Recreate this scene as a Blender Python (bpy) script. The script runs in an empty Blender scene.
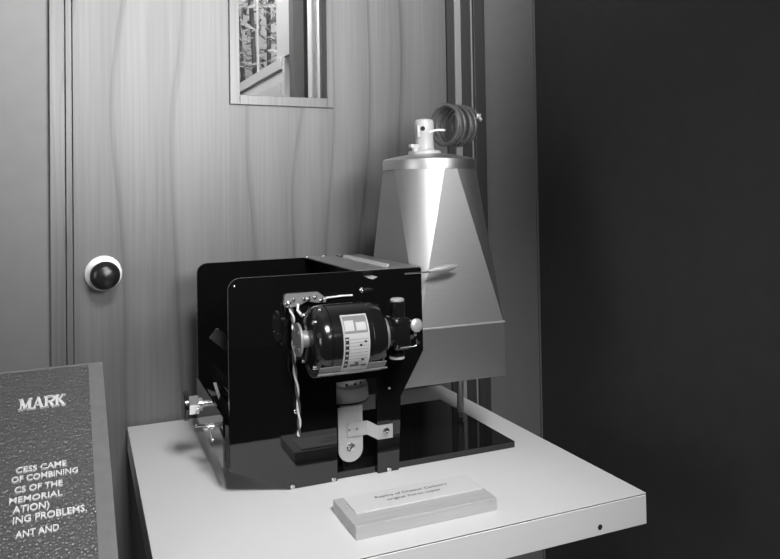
import bpy, bmesh, math, random
from mathutils import Vector, Matrix
random.seed(7)
S = bpy.context.scene
COL = S.collection
PI = math.pi
TABLE_Z = 0.65                     # table top above the floor

# ------------------------------------------------------------------ camera, light, exposure
def make_camera():
    yaw, pitch, roll = 0.4362, 0.0205, -0.0154
    f = Vector((math.sin(yaw)*math.cos(pitch), math.cos(yaw)*math.cos(pitch), math.sin(pitch)))
    r0 = Vector((math.cos(yaw), -math.sin(yaw), 0)); u0 = r0.cross(f)
    r = math.cos(roll)*r0 + math.sin(roll)*u0
    u = -math.sin(roll)*r0 + math.cos(roll)*u0
    cd = bpy.data.cameras.new('camera'); co = bpy.data.objects.new('camera', cd); COL.objects.link(co)
    m = Matrix((r, u, -f)).transposed().to_4x4(); m.translation = Vector((0, 0, 0.4926+TABLE_Z))
    co.matrix_world = m
    cd.sensor_width = 36; cd.lens = 714.226/780*36
    cd.shift_x = (390-387)/780; cd.shift_y = (178.5-279.5)/780
    cd.clip_start = 0.02
    S.camera = co
make_camera()

w = bpy.data.worlds.new('world'); S.world = w; w.use_nodes = True
w.node_tree.nodes['Background'].inputs[0].default_value = (1, 1, 1, 1)
w.node_tree.nodes['Background'].inputs[1].default_value = 0.05

def light(name, kind, loc, target, energy, **kw):
    d = bpy.data.lights.new(name, kind); d.energy = energy
    for k, v in kw.items(): setattr(d, k, v)
    o = bpy.data.objects.new(name, d); COL.objects.link(o); o.location = loc
    o.rotation_euler = (Vector(target)-Vector(loc)).to_track_quat('-Z', 'Y').to_euler()
    return o
# the photographer's lamp: beside and above the camera, tipped up towards the door
light('photo_lamp', 'AREA', (0.46, -0.05, 0.92+TABLE_Z), (0.17, 1.6, 2.02), 21.5, shape='DISK', size=0.68, spread=math.radians(78))
# room lighting overhead
light('ceiling_light', 'AREA', (0.28, -0.50, 2.45), (0.46, 1.18, 0.58), 6.2, shape='RECTANGLE', size=0.5, size_y=0.5, spread=math.radians(50))
# unseen fill lamp added on the left to brighten the hood's cone
light('left_fill', 'AREA', (-2.45, -0.05, 1.35), (0.6, 0.75, 0.95), 20, shape='RECTANGLE', size=0.9, size_y=1.4)
# unseen fills added to brighten the corridor beyond the door; garden daylight last
light('corridor_fill', 'AREA', (0.30, 1.76, 2.2), (0.70, 2.1, 1.5), 16, size=0.12)
light('corridor_side_fill', 'AREA', (0.95, 1.84, 2.2), (0.76, 2.1, 1.55), 9, size=0.1)
light('corridor_far_fill', 'AREA', (0.1, 2.7, 2.5), (0.59, 2.5, 1.5), 14, size=0.4)
light('garden_daylight', 'AREA', (1.1, 2.9, 3.2), (1.3, 3.2, 1.2), 90, size=1.0)

S.view_settings.view_transform = 'Standard'; S.view_settings.look = 'None'
S.view_settings.gamma = 1; S.view_settings.use_curve_mapping = False
S.view_settings.exposure = 0.0

# ------------------------------------------------------------------ materials
def pset(p, **kw):
    for k, v in kw.items():
        p.inputs[k].default_value = v
def mat(name, g, rough=0.5, metal=0.0, **kw):
    m = bpy.data.materials.new(name); m.use_nodes = True
    p = m.node_tree.nodes['Principled BSDF']
    p.inputs['Base Color'].default_value = (g, g, g, 1)
    p.inputs['Roughness'].default_value = rough; p.inputs['Metallic'].default_value = metal
    pset(p, **kw)
    return m
def nd(m, t, **kw):
    n = m.node_tree.nodes.new(t)
    for k, v in kw.items(): setattr(n, k, v)
    return n
def lk(m, a, ao, b, bi): m.node_tree.links.new(a.outputs[ao], b.inputs[bi])
def noise_mat(name, g0, g1, scale=(10, 10, 10), nscale=5, rough=0.5, bump=0.0, detail=6, bdist=0.002, **kw):
    """two greys mixed by a stretched noise, optional bump"""
    m = mat(name, g0, rough, **kw); p = m.node_tree.nodes['Principled BSDF']
    tc = nd(m, 'ShaderNodeTexCoord'); mp = nd(m, 'ShaderNodeMapping'); mp.inputs['Scale'].default_value = scale
    n = nd(m, 'ShaderNodeTexNoise'); n.inputs['Scale'].default_value = nscale; n.inputs['Detail'].default_value = detail
    r = nd(m, 'ShaderNodeValToRGB')
    r.color_ramp.elements[0].position = 0.3; r.color_ramp.elements[1].position = 0.7
    r.color_ramp.elements[0].color = (g0, g0, g0, 1); r.color_ramp.elements[1].color = (g1, g1, g1, 1)
    lk(m, tc, 'Object', mp, 'Vector'); lk(m, mp, 'Vector', n, 'Vector'); lk(m, n, 'Fac', r, 'Fac'); lk(m, r, 'Color', p, 'Base Color')
    if bump:
        b = nd(m, 'ShaderNodeBump'); b.inputs['Strength'].default_value = bump; b.inputs['Distance'].default_value = bdist
        lk(m, n, 'Fac', b, 'Height'); lk(m, b, 'Normal', p, 'Normal')
    return m
def wood(name, dark, light_, sx=9.0, sz=0.7, rough=0.42, fine=0.35, band=2.2, **kw):
    """plain-sliced veneer with the grain running along Z"""
    m = mat(name, light_, rough, **kw); p = m.node_tree.nodes['Principled BSDF']
    tc = nd(m, 'ShaderNodeTexCoord')
    mp = nd(m, 'ShaderNodeMapping'); mp.inputs['Scale'].default_value = (sx, sx, sz)
    n1 = nd(m, 'ShaderNodeTexNoise'); n1.inputs['Scale'].default_value = 1.0; n1.inputs['Detail'].default_value = 1.6; n1.inputs['Distortion'].default_value = 0.35
    sep = nd(m, 'ShaderNodeSeparateXYZ'); mul = nd(m, 'ShaderNodeMath', operation='MULTIPLY'); mul.inputs[1].default_value = sx*3.0
    mad = nd(m, 'ShaderNodeMath', operation='MULTIPLY_ADD'); mad.inputs[1].default_value = band*2.2
    sn = nd(m, 'ShaderNodeMath', operation='FRACT')
    rg = nd(m, 'ShaderNodeValToRGB'); re_ = rg.color_ramp.elements
    re_[0].position = 0.0; re_[0].color = (0.25,)*3+(1,); re_[1].position = 1.0; re_[1].color = (0.45,)*3+(1,)
    for ps, vv in ((0.05, 0.75), (0.30, 0.95), (0.93, 0.55), (0.965, 0.05)):
        q = re_.new(ps); q.color = (vv,)*3+(1,)
    mp2 = nd(m, 'ShaderNodeMapping'); mp2.inputs['Scale'].default_value = (150, 150, 3)
    n2 = nd(m, 'ShaderNodeTexNoise'); n2.inputs['Scale'].default_value = 1.0; n2.inputs['Detail'].default_value = 5
    mp3 = nd(m, 'ShaderNodeMapping'); mp3.inputs['Scale'].default_value = (14, 14, 0.5)
    n3 = nd(m, 'ShaderNodeTexNoise'); n3.inputs['Scale'].default_value = 1.0; n3.inputs['Detail'].default_value = 3
    mx = nd(m, 'ShaderNodeMix', data_type='FLOAT'); mx.inputs['Factor'].default_value = fine
    mx2 = nd(m, 'ShaderNodeMix', data_type='FLOAT'); mx2.inputs['Factor'].default_value = 0.45
    r = nd(m, 'ShaderNodeValToRGB'); e = r.color_ramp.elements
    e[0].position = 0.2; e[1].position = 0.8
    e[0].color = (dark,)*3+(1,); e[1].color = (light_,)*3+(1,)
    for a in (mp, mp2, mp3): lk(m, tc, 'Object', a, 'Vector')
    lk(m, mp, 'Vector', n1, 'Vector'); lk(m, tc, 'Object', sep, 'Vector'); lk(m, sep, 'X', mul, 0); lk(m, n1, 'Fac', mad, 0); lk(m, mul, 'Value', mad, 2); lk(m, mad, 'Value', sn, 0); lk(m, sn, 'Value', rg, 'Fac')
    lk(m, mp2, 'Vector', n2, 'Vector'); lk(m, mp3, 'Vector', n3, 'Vector')
    lk(m, rg, 'Color', mx2, 'A'); lk(m, n3, 'Fac', mx2, 'B')
    lk(m, mx2, 'Result', mx, 'A'); lk(m, n2, 'Fac', mx, 'B')
    lk(m, mx, 'Result', r, 'Fac'); lk(m, r, 'Color', p, 'Base Color')
    return m

M = {}
M['door'] = wood('door_veneer', 0.06, 0.18, sx=3.0, sz=0.7, rough=0.52, fine=0.36, band=1.3, **{'Specular IOR Level': 0.5})
M['casing'] = wood('casing_wood', 0.07, 0.16, sx=22)
M['shaded_casing'] = wood('shaded_jamb_wood', 0.035, 0.06, sx=30)  # casing wood darkened to carry the shade on the right jamb
M['lit_edge'] = mat('lit_jamb_edge', 0.30, 0.4)  # paler grey stands for light on the jamb edges
M['wall'] = noise_mat('wall_paint', 0.16, 0.172, (1, 1, 1), 30, 0.7)
M['wall_dark'] = noise_mat('dark_right_wall', 0.044, 0.052, (3, 3, 3), 6, 0.75)  # one darker grey over the whole right wall
M['ceiling'] = mat('ceiling_white', 0.35, 0.9)
M['back'] = mat('room_wall', 0.22, 0.9)
M['floor'] = noise_mat('floor_carpet', 0.03, 0.05, (1, 1, 1), 200, 0.95, bump=0.3)
M['glass'] = mat('glass', 1.0, 0.0, **{'Transmission Weight': 1.0, 'IOR': 1.45})
M['laminate'] = noise_mat('white_laminate', 0.62, 0.64, (1, 1, 1), 8, 0.42)
M['seam'] = mat('dark_seam', 0.04, 0.6)
M['hole'] = mat('hole_black', 0.01, 0.8)
M['acrylic'] = mat('black_acrylic', 0.004, 0.035, IOR=1.72)
M['smoked'] = mat('smoked_acrylic', 0.035, 0.2, IOR=1.6)
M['enamel'] = mat('black_enamel', 0.008, 0.16, IOR=1.6)
M['rubber'] = mat('black_rubber', 0.015, 0.6)
def brushed(name, g, rough, stretch, bump=0.06, aniso=0.0, metal=1.0):
    m = noise_mat(name, g*0.93, g, stretch, 1.0, rough, bump=bump, detail=4, bdist=0.0006, metal=metal)
    m.node_tree.nodes['Principled BSDF'].inputs['Anisotropic'].default_value = aniso
    return m
M['alu'] = brushed('brushed_aluminium', 0.44, 0.5, (40, 40, 700), metal=1.0)
M['alu_cap'] = brushed('spun_aluminium', 0.55, 0.42, (60, 60, 60), 0.02, metal=1.0)
M['alu_sheet'] = brushed('aluminium_sheet', 0.55, 0.36, (300, 300, 20))
M['silver'] = mat('bright_steel', 0.75, 0.22, 1.0)
M['satin'] = mat('satin_aluminium', 0.50, 0.42, 0.5)
M['grey_metal'] = mat('grey_metal', 0.20, 0.42, 0.35)
M['disc_metal'] = mat('pale_disc_metal', 0.28, 0.45, 0.4)
M['porcelain'] = mat('white_porcelain', 0.42, 0.35)
M['cable'] = mat('dark_rubber_cable', 0.075, 0.35)
M['tie'] = mat('pale_cable_tie', 0.75, 0.5)
M['wire_white'] = mat('white_wire', 0.65, 0.5)
M['wire_dark'] = mat('dark_wire', 0.06, 0.5)
M['label_white'] = mat('nameplate_white', 0.42, 0.35)
M['label_grey'] = mat('nameplate_grey', 0.16, 0.4)
M['label_black'] = mat('nameplate_black', 0.015, 0.4)
M['sign_wood'] = noise_mat('pale_sign_wood', 0.36, 0.42, (4, 60, 60), 3, 0.5)
M['card'] = mat('card_white', 0.58, 0.4)
M['ink'] = mat('ink_black', 0.03, 0.6)
M['knob_dark'] = mat('dark_bronze_knob', 0.012, 0.3, 0.0)
M['knob_dark'].node_tree.nodes['Principled BSDF'].inputs['Metallic'].default_value = 0.0
M['rose'] = mat('bright_knob_rose', 0.72, 0.4, 0.3)
def pebble():
    m = mat('pebbled_bronze', 0.13, 0.40, 0.3); p = m.node_tree.nodes['Principled BSDF']
    tc = nd(m, 'ShaderNodeTexCoord'); v = nd(m, 'ShaderNodeTexVoronoi'); v.inputs['Scale'].default_value = 230
    n = nd(m, 'ShaderNodeTexNoise'); n.inputs['Scale'].default_value = 160
    mx = nd(m, 'ShaderNodeMath', operation='ADD')
    b = nd(m, 'ShaderNodeBump'); b.inputs['Strength'].default_value = 1.0; b.inputs['Distance'].default_value = 0.0022
    lk(m, tc, 'Object', v, 'Vector'); lk(m, tc, 'Object', n, 'Vector'); lk(m, v, 'Distance', mx, 0); lk(m, n, 'Fac', mx, 1)
    lk(m, mx, 'Value', b, 'Height'); lk(m, b, 'Normal', p, 'Normal')
    return m
M['pebble'] = pebble()
M['bronze'] = noise_mat('smooth_bronze_border', 0.20, 0.23, (1, 1, 1), 60, 0.6, bump=0.05, metal=0.3)
M['bronze_letter'] = mat('polished_bronze_letters', 0.85, 0.45, 0.1)
M['lectern'] = wood('lectern_wood', 0.03, 0.05)
M['white_paint'] = mat('white_corridor_paint', 0.72, 0.5)
M['post'] = mat('grey_post', 0.17, 0.6)
M['leaf'] = mat('leaf', 0.22, 0.5)
M['bark'] = mat('bark', 0.10, 0.8)
M['outdoor'] = mat('pale_outdoor_backdrop', 0.75, 0.9)

# ------------------------------------------------------------------ mesh helpers
class MB:
    def __init__(s, off=(0, 0, 0)): s.bm = bmesh.new(); s.off = Vector(off); s.mi = 0
    def _mark(s, n0):
        s.bm.faces.ensure_lookup_table()
        for f in s.bm.faces[n0:]: f.material_index = s.mi
    def verts_faces(s, vs, fs):
        n0 = len(s.bm.faces)
        b = [s.bm.verts.new(v) for v in vs]
        for f in fs:
            try: s.bm.faces.new([b[i] for i in f])
            except ValueError: pass
        s._mark(n0); return s
    def box(s, x0, x1, y0, y1, z0, z1, bev=0.0, seg=2):
        t = bmesh.new()
        x0, x1 = sorted((x0, x1)); y0, y1 = sorted((y0, y1)); z0, z1 = sorted((z0, z1))
        v = [t.verts.new(p) for p in ((x0,y0,z0),(x1,y0,z0),(x1,y1,z0),(x0,y1,z0),(x0,y0,z1),(x1,y0,z1),(x1,y1,z1),(x0,y1,z1))]
        for f in ((3,2,1,0),(4,5,6,7),(0,1,5,4),(1,2,6,5),(2,3,7,6),(3,0,4,7)): t.faces.new([v[i] for i in f])
        if bev: bmesh.ops.bevel(t, geom=t.edges[:], offset=bev, segments=seg, affect='EDGES', profile=0.5)
        s._merge(t); return s
    def _merge(s, t, mtx=None):
        t.verts.index_update()
        vs = [(mtx @ v.co if mtx else v.co.copy()) for v in t.verts]
        s.verts_faces(vs, [[v.index for v in f.verts] for f in t.faces]); t.free()
    def prism(s, poly, a, b, fn, bev=0.0):
        """poly of 2D points extruded from a to b; fn(p, q, t) -> 3D point"""
        t = bmesh.new(); n = len(poly)
        A = [t.verts.new(fn(p, q, a)) for p, q in poly]; B_ = [t.verts.new(fn(p, q, b)) for p, q in poly]
        t.faces.new(A[::-1]); t.faces.new(B_)
        for i in range(n): t.faces.new((A[i], A[(i+1) % n], B_[(i+1) % n], B_[i]))
        bmesh.ops.recalc_face_normals(t, faces=t.faces[:])
        if bev:
            bmesh.ops.bevel(t, geom=[e for e in t.edges if len(e.link_faces) == 2 and e.calc_face_angle(0) > 0.7], offset=bev, segments=2, affect='EDGES')
        s._merge(t); return s
    def lathe(s, prof, origin, axis, n=40, cap=True):
        """prof: list of (r, h) along axis from origin"""
        ax = Vector(axis).normalized(); o = Vector(origin)
        x = ax.orthogonal().normalized(); y = ax.cross(x)
        vs, fs = [], []
        for r, h in prof:
            for i in range(n):
                a = 2*PI*i/n; vs.append(o+ax*h+(x*math.cos(a)+y*math.sin(a))*max(r, 1e-5))
        for k in range(len(prof)-1):
            for i in range(n):
                j = (i+1) % n; fs.append((k*n+i, k*n+j, (k+1)*n+j, (k+1)*n+i))
        if cap:
            fs.append(tuple(range(n-1, -1, -1))); m = (len(prof)-1)*n; fs.append(tuple(range(m, m+n)))
        return s.verts_faces(vs, fs)
    def cyl(s, p0, p1, r, r1=None, n=32, bev=0.0):
        p0, p1 = Vector(p0), Vector(p1); L = (p1-p0).length; r1 = r if r1 is None else r1
        pr = [(r, 0), (r1, L)] if not bev else [(r-bev, 0), (r, bev), (r1, L-bev), (r1-bev, L)]
        return s.lathe(pr, p0, p1-p0, n)
    def tube(s, pts, r, n=12, closed=False):
        pts = [Vector(p) for p in pts]; N = len(pts); vs, fs = [], []
        up = None
        for i, p in enumerate(pts):
            if closed: d = pts[(i+1) % N]-pts[i-1]
            else: d = pts[min(i+1, N-1)]-pts[max(i-1, 0)]
            d.normalize()
            if up is None: up = d.orthogonal().normalized()
            up = (up-d*up.dot(d)).normalized(); sd = d.cross(up)
            for k in range(n):
                a = 2*PI*k/n; vs.append(p+(up*math.cos(a)+sd*math.sin(a))*r)
        for i in range(N if closed else N-1):
            j = (i+1) % N
            for k in range(n):
                l = (k+1) % n; fs.append((i*n+k, i*n+l, j*n+l, j*n+k))
        if not closed: fs.append(tuple(range(n-1, -1, -1))); fs.append(tuple(range((N-1)*n, N*n)))
        return s.verts_faces(vs, fs)
    def sphere(s, c, r, sc=(1, 1, 1), n=24):
        t = bmesh.new(); bmesh.ops.create_uvsphere(t, u_segments=n*2, v_segments=n, radius=r)
        s._merge(t, Matrix.Translation(c) @ Matrix.Diagonal((*sc, 1))); return s
    def build(s, name, m, parent=None, smooth=32, fix=True):
        if fix: bmesh.ops.recalc_face_normals(s.bm, faces=s.bm.faces[:])
        me = bpy.data.meshes.new(name)
        if s.off.length: bmesh.ops.translate(s.bm, verts=s.bm.verts[:], vec=-s.off)
        s.bm.to_mesh(me); s.bm.free()
        for mm in (m if isinstance(m, (list, tuple)) else [m]): me.materials.append(mm)
        if smooth:
            for p in me.polygons: p.use_smooth = True
            me.set_sharp_from_angle(angle=math.radians(smooth))
        o = bpy.data.objects.new(name, me); COL.objects.link(o)
        if parent: o.parent = parent
        return o
def tag(o, label=None, cat=None, group=None, kind=None):
    for k, v in (('label', label), ('category', cat), ('group', group), ('kind', kind)):
        if v: o[k] = v
    return o
def empty(name, loc, rz=0.0):
    o = bpy.data.objects.new(name, None); COL.objects.link(o); o.empty_display_size = 0.1
    o.location = loc; o.rotation_euler = (0, 0, rz); return o
def arc(cx, cy, r, a0, a1, n=8):
    return [(cx+r*math.cos(math.radians(a0+(a1-a0)*i/n)), cy+r*math.sin(math.radians(a0+(a1-a0)*i/n))) for i in range(n+1)]
def text_polys(txt, offset=0.0):
    """triangulated flat outline of a line of text as (verts, faces), baseline at y=0"""
    cu = bpy.data.curves.new('lettering_curve', 'FONT'); cu.body = txt; cu.size = 1.0; cu.offset = offset; cu.resolution_u = 3
    o = bpy.data.objects.new('lettering_curve', cu); COL.objects.link(o)
    dg = bpy.context.evaluated_depsgraph_get(); dg.update()
    me = bpy.data.meshes.new_from_object(o.evaluated_get(dg))
    vs = [v.co.copy() for v in me.vertices]; fs = [tuple(p.vertices) for p in me.polygons]
    bpy.data.objects.remove(o); bpy.data.curves.remove(cu); bpy.data.meshes.remove(me)
    return vs, fs
def add_text(mb, txt, x0, x1, base, cap, place, h=0.0, offset=0.0):
    """fit text between x0 and x1 with capital height cap; place(x, y, z) -> 3D"""
    vs, fs = text_polys(txt, offset)
    ax = min(v.x for v in vs); bx = max(v.x for v in vs)
    ch = 0.729
    q = [((v.x-ax)/(bx-ax)*(x1-x0)+x0, v.y/ch*cap+base) for v in vs]
    t = bmesh.new()
    V = [t.verts.new((a, b, 0)) for a, b in q]
    for f in fs:
        try: t.faces.new([V[i] for i in f])
        except ValueError: pass
    bmesh.ops.remove_doubles(t, verts=t.verts[:], dist=1e-6)
    if h:
        g = bmesh.ops.extrude_face_region(t, geom=t.faces[:])
        bmesh.ops.translate(t, verts=[e for e in g['geom'] if isinstance(e, bmesh.types.BMVert)], vec=(0, 0, h))
    for v in t.verts: v.co = place(*v.co)
    mb._merge(t)

# ------------------------------------------------------------------ the room
DY = 1.647                              # face of the door
XR = 1.224                              # right wall
def struct(mb, name, m, parent=None, label=None):
    o = mb.build(name, m, parent, smooth=12)
    if not parent: o['kind'] = 'structure'
    if label: o['label'] = label
    return o
struct(MB().box(-2.6, 2.4, -3.1, 4.6, -0.05, 0.0), 'floor', M['floor'])
struct(MB().box(-2.6, XR+0.1, -3.1, DY+0.14, 2.7, 2.75), 'ceiling', M['ceiling'])
wb = MB()
wb.box(-2.6, -0.008, DY-0.004, DY+0.12, 0, 2.7)
wb.box(-0.008, 1.057, DY-0.004, DY+0.12, 2.09, 2.7)
wb.box(1.057, XR, DY-0.012, DY+0.12, 0, 2.7)
struct(wb, 'wall_back', M['wall'])
struct(MB().box(XR, XR+0.1, -3.1, DY+0.12, 0, 2.7), 'wall_right', M['wall_dark'])
struct(MB().box(XR-0.004, XR, DY-0.018, DY-0.012, 0, 2.7), 'trim_1', M['wall'])
struct(MB().box(-2.7, -2.6, -3.1, DY+0.12, 0, 2.7), 'wall_left', M['back'])
struct(MB().box(-2.6, XR, -3.2, -3.1, 0, 2.7), 'wall_front', M['back'])
# door casings
cb = MB(); cb.box(-0.008, 0.021, DY-0.022, DY+0.1, 0, 2.09, 0.0015); struct(cb, 'trim_2', M['casing'])
cb = MB(); cb.box(0.0225, 0.0345, DY-0.012, DY+0.1, 0, 2.06, 0.001); struct(cb, 'trim_3', M['casing'])
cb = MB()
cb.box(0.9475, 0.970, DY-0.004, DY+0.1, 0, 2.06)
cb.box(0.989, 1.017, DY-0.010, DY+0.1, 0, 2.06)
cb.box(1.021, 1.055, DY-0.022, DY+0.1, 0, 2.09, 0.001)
struct(cb, 'trim_4', M['shaded_casing'])
cb = MB()
cb.box(0.970, 0.989, DY-0.008, DY+0.1, 0, 2.06, 0.001)
cb.box(1.017, 1.021, DY-0.012, DY+0.1, 0, 2.06)
struct(cb, 'trim_5', M['lit_edge'])
cb = MB(); cb.box(-0.008, 1.055, DY-0.02, DY+0.1, 2.0605, 2.09); struct(cb, 'trim_6', M['casing'])
# the door leaf with a cut-out for its window
WX0, WX1, WZ0, WZ1 = 0.391, 0.606, 1.376, 1.86
db = MB()
D0, D1 = DY, DY+0.044
db.box(0.037, WX0, D0, D1, 0.005, 2.055); db.box(WX1, 0.946, D0, D1, 0.005, 2.055)
db.box(WX0, WX1, D0, D1, 0.005, WZ0); db.box(WX0, WX1, D0, D1, WZ1, 2.055)
door = struct(db, 'door_1', M['door'])
fb = MB()
fx0, fx1, fz0, fz1 = 0.3685, 0.6235, 1.3535, 1.8825
fb.box(fx0, WX0, DY-0.010, DY, fz0, fz1, 0.001); fb.box(WX1, fx1, DY-0.010, DY, fz0, fz1, 0.001)
fb.box(WX0, WX1, DY-0.010, DY, fz0, WZ0, 0.001); fb.box(WX0, WX1, DY-0.010, DY, WZ1, fz1, 0.001)
struct(fb, 'window_frame', M['casing'], door)
struct(MB().box(WX0, WX1, DY+0.018, DY+0.023, WZ0, WZ1), 'window_pane', M['glass'], door)
kx, kz = 0.0925, 0.331+TABLE_Z
rb = MB(); rb.lathe([(0.0001, 0.010), (0.028, 0.010), (0.0368, 0.0085), (0.0378, 0.006), (0.0378, 0.0)], (kx+0.002, DY, kz+0.000), (0, -1, 0), 56); rb.build('knob_rose', M['rose'], door)
kb = MB()
kb.lathe([(0.012, 0.009), (0.012, 0.030), (0.018, 0.032), (0.0245, 0.037), (0.0285, 0.044), (0.0297, 0.050), (0.0285, 0.057), (0.024, 0.0635), (0.015, 0.0675), (0.0001, 0.069)], (kx+0.0025, DY, kz-0.001), (0, -1, 0), 56)
kb.build('door_knob', M['knob_dark'], door, smooth=60)['label'] = 'dark round door knob'

# ------------------------------------------------------------------ the corridor beyond the door window
CX = 0.592
gb = MB()
gb.box(CX, CX+0.05, 1.95, 3.0, 0, 1.533)                 # lower panelled wall
gb.box(CX-0.005, CX, 1.97, 3.0, 1.503, 1.533)              # rail under the glazing
gb.box(CX-0.006, CX, 1.97, 3.0, 0.2, 1.465)              # raised panel
gb.box(CX, CX+0.05, 1.90, 2.02, 1.533, 2.6)
gb.box(CX, CX+0.05, 2.02, 3.0, 2.3, 2.6)
gb.box(CX+0.02, CX+0.028, 2.31, 2.322, 1.533, 2.3)
struct(gb, 'wall_corridor', M['white_paint'])
struct(MB().box(CX, CX+0.029, 1.86, 1.90, 0, 2.6), 'trim_7', M['post'])
struct(MB().box(CX+0.029, CX+0.042, 1.865, 1.90, 0, 2.6), 'shade_gap_strip', M['seam'])  # dark strip in place of the shaded gap beside the post
struct(MB().box(CX+0.06, CX+0.7, 2.10, 2.16, 0, 2.6).box(CX+0.148, CX+0.20, 2.085, 2.10, 0, 2.6), 'wall_corridor_end', M['white_paint'])
struct(MB().box(CX+0.022, CX+0.027, 2.02, 3.0, 1.534, 2.3), 'window_1', M['glass'])
struct(MB().box(0.65, 2.4, 4.4, 4.5, 0, 3.0), 'garden_backdrop', M['outdoor'])  # pale backdrop added for the bright outdoors
def bush(x, y, h, r, n, label):
    root = empty('bush', (x, y, 0.0))
    lb = MB()
    for i in range(n):
        a, zz = random.uniform(0, 2*PI), random.uniform(0.25, 1)*h
        rr = r*math.sqrt(random.random())*math.sin(min(1, (1.08*h-zz)/(0.6*h))*PI/2)
        c = Vector((rr*math.cos(a), rr*math.sin(a), zz)); L = random.uniform(0.018, 0.036)
        d = Vector((random.gauss(0, 1), random.gauss(0, 1), random.gauss(0, .6))).normalized(); sd = d.orthogonal().normalized()
        lb.verts_faces([c-d*L, c+sd*L*.4, c+d*L, c-sd*L*.4], [(0, 1, 2, 3)])
    lb.build('foliage', M['leaf'], root, smooth=0, fix=False)
    st = MB()
    for k in range(5):
        a = k*1.3; st.tube([(0, 0, 0), (r*.25*math.cos(a), r*.25*math.sin(a), h*.4), (r*.5*math.cos(a), r*.5*math.sin(a), h*.8)], 0.012)
    st.build('stem', M['bark'], root)
    tag(root, label, 'bush')
bush(1.06, 3.75, 2.75, 0.36, 2200, 'leafy bush seen through the left of the door window, nearest the glass')
bush(1.9, 3.7, 2.7, 0.5, 1200, 'taller leafy bush standing behind the nearer bush outside')

# ------------------------------------------------------------------ the display table
TH = -0.0338; TB = Vector((0.1395, 1.6352, TABLE_Z)); TR = Matrix.Rotation(TH, 4, 'Z')
def tloc(u, v, z=0.0): return TB + (TR @ Vector((u, -v, z)))
TW, TD = 0.754, 0.7241
O = Vector((TW/2, -TD/2, 0))
tab = empty('display_table', tuple(tloc(TW/2, TD/2, 0))[:2]+(0.0,), TH)
def tb(): return MB((O.x, O.y, -TABLE_Z))                # build in table coordinates (u, -v, z above the top)
tb().box(0, TW, -TD, 0, -0.0014, 0.0, 0.0004, 1).build('tabletop', M['laminate'], tab, smooth=12)
tb().box(0.0012, TW-0.0012, -TD+0.0012, -0.0012, -0.0030, -0.0014).build('edge_seam', M['seam'], tab)['label'] = 'thin dark seam under the white top'
ap = tb(); ap.box(0, TW, -TD, 0, -0.050, -0.0030, 0.0008, 1); apo = ap.build('apron', M['laminate'], tab, smooth=12)
hb = tb(); hb.lathe([(0.0042, 0), (0.0042, 0.0006), (0.0025, 0.0008), (0.0001, 0.0008)], (0.6597, -TD, -0.0369), (0, -1, 0), 20); hb.build('screw_hole', M['hole'], apo)['label'] = 'small dark screw hole'
pb = tb(); pb.box(0.20, 0.554, -0.52, -0.20, -0.62, -0.0505, 0.004); pb.build('pedestal', M['lectern'], tab)['label'] = 'dark wooden pedestal'
pb = tb(); pb.box(0.10, 0.654, -0.62, -0.10, -TABLE_Z, -0.62, 0.004); pb.build('foot', M['lectern'], tab)['label'] = 'dark wooden foot'
tag(tab, 'white laminate display table carrying the black copying machine', 'table')

# ------------------------------------------------------------------ sign block on the table
sg = empty('sign_block', tloc(0.3855, 0.626, 0), TH); so = (0.3855, -0.626, 0)
MB(so).box(0.269, 0.502, -0.677, -0.5755, 0.0, 0.0195, 0.0012).build('wood_block', M['sign_wood'], sg, smooth=12)
cdm = MB(so); cdm.box(0.2835, 0.4985, -0.6405, -0.5815, 0.0195, 0.0218, 0.0003, 1)
card = cdm.build('card', M['card'], sg, smooth=12); card['label'] = 'white printed card'
ib = MB(so)
pl = lambda x, y, z: Vector((x, y, 0.02195+z))
add_text(ib, 'Replica of Chester Carlson\u2019s', 0.3285, 0.4530, -0.6060, 0.0076, pl, offset=0.010)
add_text(ib, 'original Xerox copier', 0.3425, 0.4345, -0.6205, 0.0076, pl, offset=0.010)
ib.build('lettering', M['ink'], card, smooth=0, fix=False)
tag(sg, 'pale wooden block with a white printed card, in front of the machine', 'sign')

# ------------------------------------------------------------------ the copier replica
MO = (0.40, -0.30, 0.0)
cop = empty('copying_machine', tloc(0.40, 0.30, 0), TH)
tag(cop, 'black acrylic copying machine with motor and aluminium lamp hood on white table', 'machine')
def mb(): return MB(MO)
def P(u, v, z): return Vector((u, -v, z))
uz = lambda p, q, t: Vector((p, -t, q))
base = mb().box(0.228, 0.677, -0.4585, -0.1475, 0.0, 0.012, 0.0008).build('base_plate', M['acrylic'], cop, smooth=12)
outline_top = arc(0.1515, 0.337, 0.020, 180, 90) + arc(0.477, 0.354, 0.003, 90, 0, 3)
front = [(0.2287, 0.0004), (0.1315, 0.046)] + outline_top + [(0.4815, 0.2073), (0.4357, 0.130), (0.4297, 0.0004), (0.3890, 0.0004), (0.3890, 0.168), (0.3145, 0.168), (0.3145, 0.0004)]
back = [(0.2287, 0.0004), (0.1280, 0.046)] + arc(0.1480, 0.335, 0.020, 180, 90) + outline_top[9:] + [(0.4815, 0.2073), (0.4357, 0.130), (0.4297, 0.0004)]
fp = mb().prism(front, 0.459, 0.466, uz, 0.0006).build('side_panel', M['acrylic'], cop, smooth=12); fp['label'] = 'front glossy black panel with the motor mounted on it'
bp = mb().prism(back, 0.140, 0.147, uz, 0.0006).build('side_panel', M['acrylic'], cop, smooth=12); bp['label'] = 'rear glossy black panel'
ep = mb().box(0.1250, 0.1290, -0.441, -0.1475, 0.042, 0.1275, 0.0004).build('end_plate', M['acrylic'], cop, smooth=12)
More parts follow.
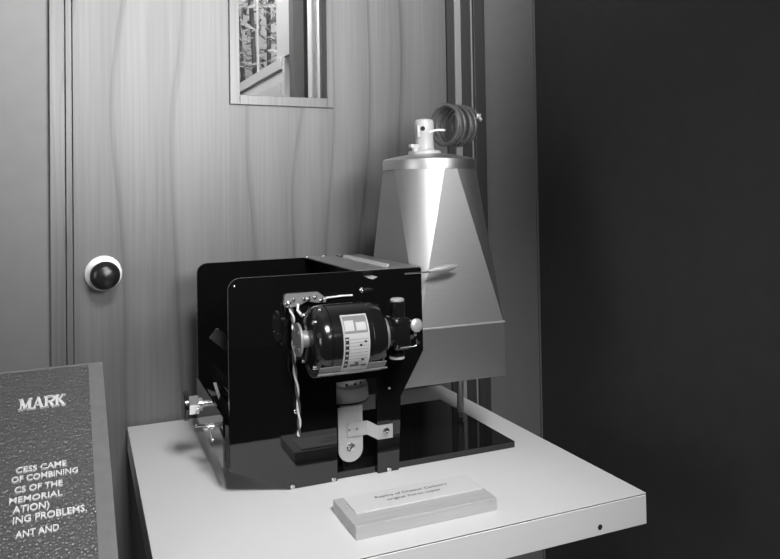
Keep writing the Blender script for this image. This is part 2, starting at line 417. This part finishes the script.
# small parts on the end plate
kn = mb(); kz_, kv = 0.114, 0.300
kn.lathe([(0.0001, 0.0), (0.0245, 0.0), (0.0262, 0.0015), (0.0262, 0.007), (0.0245, 0.0085), (0.0001, 0.0085)], P(0.079, kv, kz_), (1, 0, 0), 18)
k1 = kn.build('winding_knob', M['enamel'], cop); k1['label'] = 'dark knurled winding knob'
hx = mb(); hx.lathe([(0.0185, 0), (0.0185, 0.017)], P(0.0885, kv, kz_), (1, 0, 0), 6); hx.lathe([(0.012, 0.017), (0.012, 0.024), (0.006, 0.025), (0.006, 0.0365)], P(0.0885, kv, kz_), (1, 0, 0), 24)
hx.build('hub', M['silver'], k1, smooth=20)['label'] = 'bright hexagonal hub'
wn = mb(); c = P(0.116, 0.3665, 0.0905)
c = P(0.116, 0.352, 0.0867)
wn.lathe([(0.006, -0.004), (0.0055, 0.008), (0.004, 0.012), (0.0001, 0.012)], c+Vector((0.004, 0, 0)), (-1, 0, 0), 20)
for tip in (P(0.0985, 0.322, 0.0825), P(0.1150, 0.400, 0.0790)):
    wn.tube([c, c.lerp(tip, 0.4)+Vector((0, 0, 0.002)), c.lerp(tip, 0.85), tip], 0.0022, 10); wn.sphere(tip, 0.0032, n=6)
wn.cyl(c, c+Vector((0.011, 0, 0)), 0.003)
wn.build('wing_nut', M['silver'], cop)['label'] = 'bright wing nut on the end plate'
# roller, paddle and lever between the panels
mb().cyl(P(0.172, 0.147, 0.120), P(0.172, 0.459, 0.120), 0.012, bev=0.001).build('roller', M['enamel'], cop)['label'] = 'dark roller between the panels'
mb().tube([P(0.150, 0.40, 0.150), P(0.158, 0.402, 0.142), P(0.163, 0.404, 0.128)], 0.0013, 8).build('lever', M['grey_metal'], cop)['label'] = 'thin bright lever beside the roller'
pd = [(0.1137, 0.2480), (0.1260, 0.2620), (0.1290, 0.2625), (0.190, 0.2225), (0.185, 0.182)]
mb().prism(pd, 0.378, 0.382, uz, 0.0010).build('paddle', M['smoked'], cop, smooth=12)['label'] = 'tilted black paddle between the panels'
mb().prism([(0.1330, 0.1500), (0.1385, 0.1500), (0.1455, 0.1260), (0.1425, 0.1180)], 0.300, 0.302, uz, 0.0003).build('glint_strip', M['tie'], cop)['label'] = 'narrow pale strip modelled as a glint inside the end plate'  # pale strip modelled in place of a highlight
# aluminium top plate with a slot and a turned-up lip
tp = mb()
tp.box(0.355, 0.423, -0.459, -0.147, 0.3555, 0.3575)
tp2 = mb(); tp2.prism([(0.4225, 0.3575), (0.4255, 0.3575), (0.4305, 0.3630), (0.4275, 0.3635)], 0.200, 0.436, uz)
tp.box(0.4235, 0.4815, -0.4588, -0.200, 0.3555, 0.3580)
tp.box(0.432, 0.4815, -0.200, -0.147, 0.3555, 0.3580)
tpo = tp.build('top_plate', M['alu_sheet'], cop, smooth=20); tpo['label'] = 'aluminium top plate with a slot'
tp2.build('lip', M['satin'], tpo, smooth=12)['label'] = 'bright turned-up lip along the slot'  # brighter finish stands for light caught on the bend
for u in (0.358, 0.395, 0.432):
    mb().lathe([(0.0035, 0), (0.0035, 0.002), (0.002, 0.003), (0.0001, 0.003)], P(u, 0.153, 0.3576), (0, 0, 1), 14).build('screw', M['silver'], cop)

# the lamp hood: round top, rectangular bottom, made of triangles and quarter cones
hc, hv, hr, ztop, zs = 0.581, 0.302, 0.0925, 0.541, 0.2415
U0, U1, V0, V1 = 0.4805, 0.661, 0.195, 0.452
hr = 0.0962
fl_side, fl_front = 17.0, 8.0                            # half angles of the flat stretches of the top edge
ends = []                                                # four corner arcs, from one flat stretch to the next
for q in range(4):
    a0 = 90*q+(fl_side if q % 2 == 0 else fl_front); a1 = 90*(q+1)-(fl_front if q % 2 == 0 else fl_side)
    ends.append([math.radians(a0+(a1-a0)*i/14) for i in range(15)])
ringp = [P(hc+hr*math.cos(t), hv+hr*math.sin(t), ztop) for arc_ in ends for t in arc_]      # 0 deg: +u, 90 deg: towards the room
N = len(ringp)
vs = ringp+[P(U1, V1, zs), P(U0, V1, zs), P(U0, V0, zs), P(U1, V0, zs)]; fs = []
for q in range(4):
    for i in range(14): fs.append((q*15+i, q*15+i+1, N+q))
    j = (q+1) % 4
    fs.append((q*15+14, j*15, N+j, N+q))
fs += [tuple(range(N))]
hd = mb(); hd.verts_faces(vs, fs)
hood = hd.build('lamp_hood', M['alu'], cop, smooth=40)
for e in hood.data.edges:
    a_, b_ = sorted(e.vertices)
    if b_ >= N and (a_ >= N or a_ % 15 in (0, 14)): e.use_edge_sharp = True
hood['label'] = 'tapered aluminium lamp hood, round above and rectangular below'
sk = mb(); sk.box(0.440, U1+0.0015, -V1-0.0015, -V0+0.0015, 0.1385, 0.2425, 0.0006, 1)
sk.build('skirt', M['alu'], hood, smooth=12)['label'] = 'straight lower skirt of the hood'
sm = mb(); sm.box(0.440, U1+0.0028, -V1-0.0028, -V0+0.0028, 0.2400, 0.2432, 0.0004, 1)
sm.build('seam', M['satin'], hood, smooth=12)['label'] = 'bright folded seam above the skirt'
cp = mb(); cp.lathe([(0.0955, 0), (0.0970, 0.001), (0.0972, 0.018), (0.0965, 0.021), (0.093, 0.0235), (0.070, 0.0285), (0.040, 0.034), (0.0001, 0.036)], P(hc, hv, 0.5385), (0, 0, 1), 72)
cap = cp.build('hood_cap', M['alu_cap'], hood, smooth=40); cap['label'] = 'round rimmed cap'
zt = 0.5385+0.034
sc = P(hc-0.010, hv, zt)
sb = mb()
sb.lathe([(0.034, -0.003), (0.034, 0.005), (0.031, 0.007), (0.022, 0.008), (0.0195, 0.011), (0.0185, 0.040), (0.0200, 0.043), (0.0200, 0.066), (0.0175, 0.071), (0.010, 0.073), (0.0001, 0.073)], sc, (0, 0, 1), 40)
sb.box(sc.x-0.036, sc.x-0.016, sc.y-0.010, sc.y+0.004, sc.z+0.012, sc.z+0.020, 0.002)
sb.cyl((sc.x-0.028, sc.y-0.015, sc.z+0.004), (sc.x-0.028, sc.y-0.015, sc.z+0.012), 0.007)
sb.box(sc.x-0.021, sc.x-0.014, sc.y-0.012, sc.y-0.004, sc.z+0.034, sc.z+0.060, 0.0015)
sock_hole = mb(); sock_hole.lathe([(0.005, 0), (0.005, 0.0008), (0.0001, 0.001)], sc+Vector((-0.011, -0.0158, 0.052)), (-0.57, -0.82, 0), 16)
sock = sb.build('lamp_socket', M['porcelain'], hood, smooth=35); sock['label'] = 'white porcelain lamp socket'
sock_hole.build('socket_hole', M['hole'], hood)
# coiled lead
ax = Vector((0.966, 0.26, 0)).normalized(); cc = P(0.618, 0.304, 0.6345)
e1 = Vector((0, 0, 1)); e2 = ax.cross(e1)
pts = []
turns = 5
for i in range(int(turns*36)+1):
    a = 2*PI*i/36; h = 0.0125*a/(2*PI)*(1 if a > 2*PI else 0.6) - (0 if a > 2*PI else 0.0)
    h = 0.004*min(a/(2*PI), 1) + max(0, a/(2*PI)-1)*0.0152
    R = 0.0405+0.0015*math.sin(a*0.37)
    aa = a+math.radians(60)
    pts.append(cc+ax*h+(e1*math.cos(aa)+e2*math.sin(aa))*R)
first = pts[0]
lead = [sc+Vector((0.004, 0.018, 0.050)), sc+Vector((0.006, 0.030, 0.060)), first+Vector((-0.010, 0.002, -0.010))]
cbm = mb(); cbm.tube(pts, 0.0043, 12)
cord = cbm.build('lamp_cord', M['cable'], hood, smooth=60); cord['label'] = 'coiled dark lead'
tm = mb(); tm.tube([P(0.574, 0.320, 0.6165), P(0.582, 0.325, 0.6200), P(0.592, 0.328, 0.6215), P(0.603, 0.326, 0.6215), P(0.612, 0.315, 0.6225)], 0.0024, 8)
tm.build('cable_tie', M['tie'], cord)
tm = mb()
en = pts[-1]; tm.cyl(en, en+(pts[-1]-pts[-3]).normalized()*0.014, 0.0035, n=12); tm.box(en.x-0.004, en.x+0.006, en.y-0.004, en.y+0.004, en.z-0.006, en.z+0.004, 0.001)
tm.build('plug', M['satin'], cord)
# rod that carries the far side of the hood, and the pin at the panel corner
rd = mb(); rd.lathe([(0.0045, 0), (0.0045, 0.010), (0.0072, 0.012), (0.0072, 0.127)], P(0.6545, 0.285, 0.012), (0, 0, 1), 28)
rd.build('support_rod', M['satin'], cop)['label'] = 'steel rod under the hood'
pn = mb(); pn.cyl(P(0.446, 0.4685, 0.3475), P(0.497, 0.4690, 0.3480), 0.0016, n=14)
pin = pn.build('hinge_pin', M['silver'], cop)
pn = mb(); pn.lathe([(0.0020, 0), (0.0032, 0.004), (0.0036, 0.012), (0.0056, 0.020), (0.0062, 0.045), (0.005, 0.058), (0.002, 0.063), (0.0018, 0.069), (0.0001, 0.070)], P(0.495, 0.460, 0.3480), (0.066, 0.006, 0.006), 22)
pn.build('pin_tube', M['satin'], pin, smooth=50)  # bulb-shaped tube beside the pin

# ---- motor
mv, mz = 0.532, 0.2575
def ulathe(b, prof, n=56): return b.lathe([(r, u) for u, r in prof], P(0, mv, mz), (1, 0, 0), n)
mo = mb()
ulathe(mo, [(0.2440, 0.012), (0.2440, 0.036), (0.2455, 0.044), (0.250, 0.0505), (0.257, 0.0545), (0.266, 0.0558), (0.268, 0.0558), (0.2688, 0.0548), (0.2700, 0.0548), (0.2708, 0.0562),
            (0.3360, 0.0562), (0.3368, 0.0548), (0.3380, 0.0548), (0.3388, 0.0556), (0.351, 0.0550), (0.360, 0.052), (0.3655, 0.046), (0.3680, 0.038), (0.3680, 0.024), (0.390, 0.023), (0.390, 0.010)])
mo.box(0.262, 0.352, -0.500, -0.4662, mz-0.030, mz+0.030, 0.002)
motor = mo.build('motor', M['enamel'], cop, smooth=28); motor['label'] = 'glossy black electric motor'
# vent slots of the left end bell
for ang in (100, 60, 20, -20, -60):
    a = math.radians(ang); rr = 0.0500
    vb = mb(); n_ = Vector((-0.75, -math.cos(a)*0.66, math.sin(a)*0.66)).normalized()
    vb.lathe([(0.0045, 0), (0.0045, 0.0008), (0.0001, 0.0009)], P(0.2498, mv, mz)+Vector((0, -math.cos(a)*rr, math.sin(a)*rr)), n_, 16)
    vb.build('vent_hole', M['hole'], motor)
# four long bolts
for ang in (128, 48, -48, -128):
    a = math.radians(ang); y = -math.cos(a)*0.047; z = math.sin(a)*0.047
    b = mb(); b.lathe([(0.0001, -0.004), (0.0025, -0.0035), (0.0035, -0.002), (0.0035, 0.004)], P(0.2465, mv, mz)+Vector((0, y, z)), (1, 0, 0), 16)
    b.build('bolt', M['silver'], motor)
# bearing disc on the left
dc = mb(); dc.lathe([(0.0001, 0), (0.0255, 0), (0.0265, 0.001), (0.0265, 0.0035), (0.0255, 0.0045), (0.0135, 0.0045), (0.0135, 0.019)], P(0.2265, mv, mz+0.004), (1, 0, 0), 48)
disc = dc.build('end_disc', M['disc_metal'], motor); disc['label'] = 'flat grey disc on the motor shaft'
for k in range(4):
    a = PI/4+k*PI/2
    mb().lathe([(0.0026, 0), (0.0022, 0.0012), (0.0001, 0.0014)], P(0.2265, mv+0.019*math.cos(a), mz+0.004+0.019*math.sin(a)), (-1, 0, 0), 12).build('screw', M['silver'], motor)
# nameplate wrapped on the shell
R0 = 0.0562
def patch(b, u0, u1, a0, a1, dr, mi, n=14):
    b.mi = mi; vs, fs = [], []
    for i in range(n+1):
        a = math.radians(a0+(a1-a0)*i/n); r = R0+0.0012+dr
        for u in (u0, u1): vs.append(P(u, mv+r*math.cos(a), mz+r*math.sin(a)))
    fs = [(2*i, 2*i+1, 2*i+3, 2*i+2) for i in range(n)]
    b.verts_faces(vs, fs)
nb = mb(); A0, A1 = -64, 49
na0, nu0, nu1 = A0, 0.2860, 0.3295
# plate with a real thickness
vs, fs = [], []; n = 26
for i in range(n+1):
    a = math.radians(A0+(A1-A0)*i/n)
    for r in (R0-0.0002, R0+0.0018):
        for u in (nu0, nu1): vs.append(P(u, mv+r*math.cos(a), mz+r*math.sin(a)))
for i in range(n):
    k = 4*i; fs += [(k, k+1, k+5, k+4), (k+2, k+6, k+7, k+3), (k, k+4, k+6, k+2), (k+1, k+3, k+7, k+5)]
fs += [(0, 2, 3, 1), (4*n, 4*n+1, 4*n+3, 4*n+2)]
nb.verts_faces(vs, fs)
patch(nb, nu0+0.0022, nu1-0.0022, 17, A1-3, 0.0008, 1)
patch(nb, nu0+0.0035, nu0+0.0190, 21, A1-11, 0.0010, 0)
patch(nb, nu0+0.0225, nu1-0.0045, 21, A1-15, 0.0010, 0)
patch(nb, nu0+0.0022, nu0+0.0085, -40, 12, 0.0008, 2)
for k in range(6): patch(nb, nu0+0.0032, nu0+0.0075, -34+k*8.2, -31.5+k*8.2, 0.0010, 0, 3)
for k in range(9): patch(nb, nu0+0.0095, nu1-0.0030, -34+k*5.2, -33.4+k*5.2, 0.0008, 1, 2)
for (a, x0, x1) in ((-39, 0.031, 0.040), (-38, 0.013, 0.028), (-33, 0.020, 0.026), (-27, 0.030, 0.035), (-3, 0.026, 0.030), (2, 0.034, 0.038)):
    patch(nb, nu0+x0, nu0+x1, a, a+3.2, 0.0010, 2, 3)
nb.build('nameplate', [M['label_white'], M['label_grey'], M['label_black']], motor, smooth=30)['label'] = 'white printed nameplate'
# cradle under the shell
cr = mb(); vs, fs = [], []; n = 22; c0, c1 = -150, -36
for i in range(n+1):
    a = math.radians(c0+(c1-c0)*i/n)
    for r in (R0+0.0002, R0+0.0012):
        for u in (0.2505, 0.3620): vs.append(P(u, mv+r*math.cos(a), mz+r*math.sin(a)))
for i in range(n):
    k = 4*i; fs += [(k, k+1, k+5, k+4), (k+2, k+6, k+7, k+3), (k, k+4, k+6, k+2), (k+1, k+3, k+7, k+5)]
fs += [(0, 2, 3, 1), (4*n, 4*n+1, 4*n+3, 4*n+2)]
cr.verts_faces(vs, fs)
cr.cyl(P(0.2495, mv+0.0350, mz-0.0470), P(0.367, mv+0.0350, mz-0.0470), 0.0016, n=12)
cr.build('cradle', M['grey_metal'], motor, smooth=30)['label'] = 'curved metal cradle under the motor'
# gearbox on the right with its oil cups
gx = mb(); gx.box(0.3860, 0.4170, -0.556, -0.510, mz-0.026, mz+0.028, 0.006, 3)
gx.cyl(P(0.4015, 0.5335, mz+0.020), P(0.4015, 0.5335, mz+0.053), 0.0125, bev=0.001)
gx.cyl(P(0.3995, 0.5335, mz-0.038), P(0.3995, 0.5335, mz-0.018), 0.0125, bev=0.001)
gx.cyl(P(0.4110, 0.5335, mz+0.004), P(0.4270, 0.5335, mz+0.004), 0.018, bev=0.002)
gbx = gx.build('gearbox', M['enamel'], motor, smooth=30); gbx['label'] = 'black gearbox'
def partm(b, name, m, label=None):
    o = b.build(name, m, motor, smooth=35)
    if label: o['label'] = label
    return o
partm(mb().lathe([(0.0118, 0), (0.0118, 0.003), (0.0095, 0.005), (0.0001, 0.0058)], P(0.4015, 0.5335, mz+0.0532), (0, 0, 1), 30), 'oil_cup', M['satin'], 'bright cup on top of the gearbox')
partm(mb().lathe([(0.009, -0.001), (0.0128, 0), (0.0132, 0.0015), (0.0128, 0.003)], P(0.3995, 0.5335, mz-0.0425), (0, 0, 1), 30), 'oil_cup', M['porcelain'], 'bright rim under the gearbox')
partm(mb().lathe([(0.010, -0.003), (0.0112, 0), (0.0112, 0.003), (0.0095, 0.0045), (0.004, 0.0055), (0.0001, 0.0055)], P(0.4255, 0.5555, mz+0.014), (0.1, -1, 0.15), 30), 'sight_glass', M['satin'], 'round pale disc at the right of the gearbox')
partm(mb().cyl(P(0.4255, 0.552, mz-0.004), P(0.4255, 0.552, mz+0.004), 0.0025, n=12), 'nipple', M['satin'])
partm(mb().lathe([(0.0285, 0), (0.0295, 0.001), (0.0295, 0.007), (0.0285, 0.008)], P(0.3690, mv, mz), (1, 0, 0), 40), 'collar', M['grey_metal'], 'grey metal collar')
mb().tube([P(0.3950, 0.557, mz-0.020), P(0.4210, 0.557, mz-0.020), P(0.4255, 0.557, mz-0.018), P(0.4255, 0.557, mz-0.008)], 0.0012, 8).build('bracket_wire', M['silver'], motor)
for (uu, zz) in ((0.3910, 0.026), (0.4160, 0.026), (0.3910, -0.024)):
    mb().lathe([(0.0028, 0), (0.0022, 0.0016), (0.0001, 0.002)], P(uu, 0.5562, mz+zz*0.8), (0, -1, 0), 12).build('screw', M['silver'], motor)

# terminal strip and its leads
tsb = mb(); tsb.prism([(0.2215, 0.310), (0.2235, 0.3235), (0.228, 0.3265), (0.282, 0.3265), (0.296, 0.3155), (0.2955, 0.3085), (0.280, 0.3085), (0.262, 0.3125), (0.245, 0.3045), (0.226, 0.3035)], 0.4662, 0.4735, uz, 0.0008)
ts = tsb.build('terminal_strip', M['grey_metal'], cop); ts['label'] = 'grey terminal strip with bright screws'
for (uu, zz, r) in ((0.2295, 0.3105, 0.0050), (0.2385, 0.3165, 0.0034), (0.2555, 0.3165, 0.0034), (0.2640, 0.3170, 0.0044), (0.2755, 0.3190, 0.0034), (0.2870, 0.3130, 0.0040)):
    mb().lathe([(r, 0), (r, 0.002), (r*0.6, 0.0036), (0.0001, 0.004)], P(uu, 0.4735, zz), (0, -1, 0), 16).build('screw', M['silver'], ts)
path = [(0.2300, 0.4790, 0.3085), (0.2330, 0.482, 0.296), (0.2350, 0.484, 0.276), (0.2330, 0.490, 0.262), (0.2330, 0.490, 0.240), (0.2365, 0.482, 0.205), (0.2425, 0.474, 0.165), (0.2455, 0.472, 0.125), (0.2460, 0.470, 0.095), (0.2455, 0.4665, 0.087)]
def dense(path, m=10):
    out = []
    P_ = [Vector(p) for p in path]
    for i in range(len(P_)-1):
        a, b, c_, d = P_[max(i-1, 0)], P_[i], P_[i+1], P_[min(i+2, len(P_)-1)]
        for k in range(m):
            t = k/m
            out.append(0.5*((2*b)+(c_-a)*t+(2*a-5*b+4*c_-d)*t*t+(3*b-a-3*c_+d)*t**3))
    out.append(P_[-1]); return out
dp = dense(path)
for ph, key in ((0, 'wire_white'), (PI, 'wire_dark')):
    pts2 = []
    for i, p in enumerate(dp):
        a = i*0.42+ph; q = P(*p); k = min(1, i/6, (len(dp)-1-i)/6)
        pts2.append(q+Vector((math.cos(a)*0.0018*k, math.sin(a)*0.0018*k-0.0010, 0)))
    mb().tube(pts2, 0.0019, 8).build('lead_wire', M[key], cop, smooth=60)['label'] = 'white lead of the twisted pair' if ph == 0 else 'dark lead of the twisted pair'
mb().tube([P(0.290, 0.4735, 0.3140), P(0.300, 0.470, 0.3155), P(0.325, 0.4695, 0.3165), P(0.345, 0.4695, 0.3165)], 0.0015, 10).build('lead_wire', M['tie'], cop)['label'] = 'short pale lead at the right of the terminal strip'
mb().tube([P(0.2455, 0.476, 0.309), P(0.243, 0.482, 0.300), P(0.246, 0.492, 0.294)], 0.0022, 10).build('lead_wire', M['wire_white'], cop)
# screws in the front panel
for (uu, zz, r) in ((0.2352, 0.0048, 0.0042), (0.3076, 0.0048, 0.0042), (0.4110, 0.0048, 0.0042), (0.2433, 0.1290, 0.0046), (0.4130, 0.1480, 0.0028), (0.3640, 0.3240, 0.0046), (0.1415, 0.3440, 0.0022)):
    mb().lathe([(r, 0), (r, 0.001), (r*0.75, 0.0022), (r*0.3, 0.0026), (0.0001, 0.0020)], P(uu, 0.466, zz), (0, -1, 0), 18).build('screw', M['silver'], cop)
mb().lathe([(0.003, 0), (0.003, 0.0004), (0.0001, 0.0004)], P(0.4720, 0.466, 0.222), (0, -1, 0), 14).build('hole', M['hole'], cop)
# block and plate modelled in place of reflections near the panel's top edge
lt_ = mb().box(0.3647, 0.3817, -0.4720, -0.4662, 0.3490, 0.3565, 0.0006).build('reflection_block', M['enamel'], cop, smooth=12); lt_['label'] = 'small black block standing in for a reflection on the front panel'
lm_ = mb(); lm_.prism([(0.3655, 0.3488), (0.3815, 0.3488), (0.3935, 0.3450), (0.3840, 0.3412), (0.3750, 0.3440)], 0.4662, 0.4685, uz, 0.0003)
lm_.build('reflection_plate', M['satin'], lt_, smooth=12)
# stepped drum and hanger behind the opening
dr = mb(); dr.lathe([(0.0001, 0.0), (0.0455, 0.0), (0.0470, 0.0015), (0.0455, 0.0240), (0.0430, 0.0262), (0.0415, 0.0300), (0.0445, 0.0560), (0.0445, 0.062), (0.0001, 0.062)], P(0.3500, 0.398, 0.1215), (0, 0, 1), 56)
drum = dr.build('drum', M['satin'], cop, smooth=28); drum['label'] = 'stepped aluminium drum behind the panel opening'
mb().lathe([(0.0445, -0.0026), (0.0465, -0.0018), (0.0465, 0.0), (0.0445, 0.0)], P(0.350, 0.398, 0.1213), (0, 0, 1), 56).build('gasket', M['rubber'], drum)
for ang in (60, 78, 100, 140):
    a = math.radians(ang); n_ = Vector((math.cos(a), -math.sin(a), 0))
    mb().lathe([(0.0026, 0), (0.0026, 0.0004), (0.0001, 0.0004)], P(0.350, 0.398, 0.1540)+n_*0.0417, n_, 12).build('hole', M['hole'], drum)
hp = [(0.3225, 0.119)] + arc(0.3452, 0.0450, 0.0227, 180, 360, 20) + [(0.3679, 0.119)]
hg = mb().prism(hp, 0.4470, 0.4500, uz, 0.0004).build('hanger_plate', M['satin'], cop, smooth=12); hg['label'] = 'satin metal hanger plate with rounded end'
sw = mb(); sw.lathe([(0.0080, 0), (0.0080, 0.0012), (0.0062, 0.0030), (0.0030, 0.0036), (0.0001, 0.0036)], P(0.3450, 0.4500, 0.0485), (0, -1, 0), 28)
so_ = sw.build('slotted_screw', M['silver'], hg)
sl = mb(); sl.box(-0.0008, 0.0008, 0, 0.0007, -0.0066, 0.0066)
slm = sl
for v in slm.bm.verts: v.co = Matrix.Rotation(math.radians(35), 4, 'Y') @ v.co + P(0.3450, 0.4541, 0.0485)
slm.build('screw_slot', M['hole'], hg)
zb = [(0.3385, 0.4505), (0.3765, 0.4505), (0.3905, 0.4665), (0.4180, 0.4665), (0.4180, 0.4685), (0.3895, 0.4685), (0.3755, 0.4525), (0.3385, 0.4525)]
zm = mb(); zm.prism(zb, 0.0665, 0.0910, lambda p, q, t: Vector((p, -q, t-(0.0065 if p > 0.384 else 0.0))), 0.0003)
zbr = zm.build('z_bracket', M['satin'], hg, smooth=12); zbr['label'] = 'stepped bracket joining hanger plate and panel'
for uu in (0.3420, 0.3560):
    mb().lathe([(0.0024, 0), (0.0018, 0.0006), (0.0001, 0.0003)], P(uu, 0.4525, 0.0790), (0, -1, 0), 14).build('rivet', M['grey_metal'], hg)
mb().lathe([(0.0072, 0), (0.0072, 0.0015), (0.0058, 0.0036), (0.0022, 0.0042), (0.0001, 0.0032)], P(0.4050, 0.4685, 0.0725), (0, -1, 0), 24).build('screw', M['silver'], hg)

# ------------------------------------------------------------------ the bronze plaque on its lectern
pyaw = math.radians(-0.46); tilt = math.radians(25.47)
PO = Vector((0.0749, 1.35, 0.2059+TABLE_Z))
ea = Vector((math.cos(pyaw), math.sin(pyaw), 0)); eh = Vector((math.sin(pyaw), -math.cos(pyaw), 0))
eb = eh*math.cos(tilt)+Vector((0, 0, -math.sin(tilt))); en_ = ea.cross(-eb).normalized()
PW, PH = 0.46, 0.47
pr_ = empty('plaque', PO)
def pp(a, b, h): return ea*a+eb*b+en_*h
def pbox(m, a0, a1, b0, b1, h0, h1, bev=0.0):
    t = MB(); t.box(a0, a1, b0, b1, h0, h1, bev)
    t.bm.verts.index_update()
    m.verts_faces([pp(*v.co) for v in t.bm.verts], [[v.index for v in f.verts] for f in t.bm.faces]); t.bm.free()
pm = MB()
bw = 0.0235; cw = 0.0045
# border frame with sloping top edge
for (a0, a1, b0, b1) in ((-bw, 0, 0, PH), (-PW, -PW+bw, 0, PH), (-PW+bw, -bw, 0, cw), (-PW+bw, -bw, PH-bw, PH)):
    pbox(pm, a0, a1, b0, b1, -0.022, 0.0, 0.0006)
plq = pm.build('border', M['bronze'], pr_, smooth=12); plq['label'] = 'smooth raised border'
pf = MB(); pbox(pf, -PW+bw, -bw, cw, PH-bw, -0.022, -0.0012); pf.build('field', M['pebble'], pr_)['label'] = 'pebbled background field'
tl = MB(); pt = lambda x, y, z: pp(x, -y, z-0.0014)
for txt, x0, x1, b, cph in (('CESS CAME', -0.1245, -0.0592, 0.2322, 0.0108), ('OF COMBINING', -0.1290, -0.0443, 0.2490, 0.0110), ('CS OF THE', -0.1245, -0.0645, 0.2685, 0.0110),
                            ('MEMORIAL', -0.1300, -0.0646, 0.2862, 0.0106), ('ATION)', -0.1250, -0.0810, 0.3035, 0.0120), ('ING PROBLEMS.', -0.1240, -0.0348, 0.3208, 0.0116), ('ANT AND', -0.1200, -0.0690, 0.3443, 0.0110)):
    add_text(tl, txt, x0, x1, -b, cph, pt, h=0.0026, offset=0.012)
tl.build('text_lettering', M['bronze_letter'], pr_, smooth=0)['label'] = 'raised bright lettering'
# slab serif title letters
tt = MB()
def stroke(x0, y0, x1, y1, wd):
    d = Vector((x1-x0, y1-y0)).normalized(); n = Vector((-d.y, d.x))*wd/2
    q = [(x0+n.x, y0+n.y), (x1+n.x, y1+n.y), (x1-n.x, y1-n.y), (x0-n.x, y0-n.y)]
    tt.prism(q, 0, 0.003, lambda p, q_, t: pt(p, q_, t))
H = 0.0262; TK = 0.0040; TN = 0.0022; TS = 0.0018
def serif(x, y, w_): stroke(x-w_/2, y, x+w_/2, y, TS)
by_ = -0.1016
def letter(ch, x, w_):
    y0, y1 = by_, by_+H
    if ch == 'M':
        stroke(x+.003, y0, x+.003, y1, TN); stroke(x+w_-.003, y0, x+w_-.003, y1, TK)
        stroke(x+.003, y1, x+w_/2, y0+.002, TK); stroke(x+w_/2, y0+.002, x+w_-.003, y1, TN)
        serif(x+.003, y0+.0009, .007); serif(x+w_-.003, y0+.0009, .007); serif(x+.002, y1-.0009, .005); serif(x+w_-.002, y1-.0009, .005)
    if ch == 'A':
        stroke(x+.002, y0, x+w_/2, y1, TN); stroke(x+w_/2, y1, x+w_-.002, y0, TK); stroke(x+.004, y0+H*.33, x+w_-.004, y0+H*.33, TS)
        serif(x+.002, y0+.0009, .006); serif(x+w_-.002, y0+.0009, .006)
    if ch == 'R':
        stroke(x+.003, y0, x+.003, y1, TK); serif(x+.003, y0+.0009, .007); serif(x+.002, y1-.0009, .005)
        pts = [(x+.003, y1-.001), (x+w_*.62, y1-.001)] + arc(x+w_*.62, y0+H*.74, H*.23, 80, -80, 6) + [(x+.003, y0+H*.5)]
        for i in range(len(pts)-1): stroke(*pts[i], *pts[i+1], TN if i in (0, len(pts)-2) else TK*.85)
        stroke(x+w_*.52, y0+H*.5, x+w_-.001, y0, TK); serif(x+w_-.001, y0+.0009, .004)
    if ch == 'K':
        stroke(x+.003, y0, x+.003, y1, TK); serif(x+.003, y0+.0009, .007); serif(x+.003, y1-.0009, .007)
        stroke(x+.004, y0+H*.42, x+w_-.002, y1, TN); stroke(x+w_*.42, y0+H*.56, x+w_-.001, y0, TK)
        serif(x+w_-.002, y0+.0009, .006); serif(x+w_-.002, y1-.0009, .006)
for ch, x, w_ in (('M', -0.1265, 0.0185), ('A', -0.1070, 0.0155), ('R', -0.0905, 0.0145), ('K', -0.0750, 0.0145)): letter(ch, x, w_)
tt.build('title_lettering', M['bronze_letter'], pr_, smooth=0)['label'] = 'raised bright slab serif title letters'
tag(pr_, 'bronze plaque with raised lettering, tilted on a stand left of the white table', 'plaque')
# stand under the plaque
le = empty('lectern', Vector((PO.x-PW/2, PO.y-0.21, 0)))
lo = Vector((PO.x-PW/2, PO.y-0.21, 0))
lt = MB(lo)
cs = [PO+pp(a, b, h) for h in (-0.045, -0.0222) for (a, b) in ((-0.01, 0.01), (-PW+0.01, 0.01), (-PW+0.01, PH-0.01), (-0.01, PH-0.01))]
lt.verts_faces(cs, [(0, 1, 2, 3), (7, 6, 5, 4), (0, 4, 5, 1), (1, 5, 6, 2), (2, 6, 7, 3), (3, 7, 4, 0)])
lt.build('top_board', M['lectern'], le)
lp = MB(lo); lp.box(lo.x-0.07, lo.x+0.07, lo.y-0.05, lo.y+0.05, 0.03, 0.700, 0.003); lp.build('post', M['lectern'], le)
lp = MB(lo); lp.box(lo.x-0.19, lo.x+0.19, lo.y-0.17, lo.y+0.17, 0.0, 0.03, 0.003); lp.build('foot', M['lectern'], le)
tag(le, 'dark wooden stand under the bronze plaque, left of the white table', 'stand')
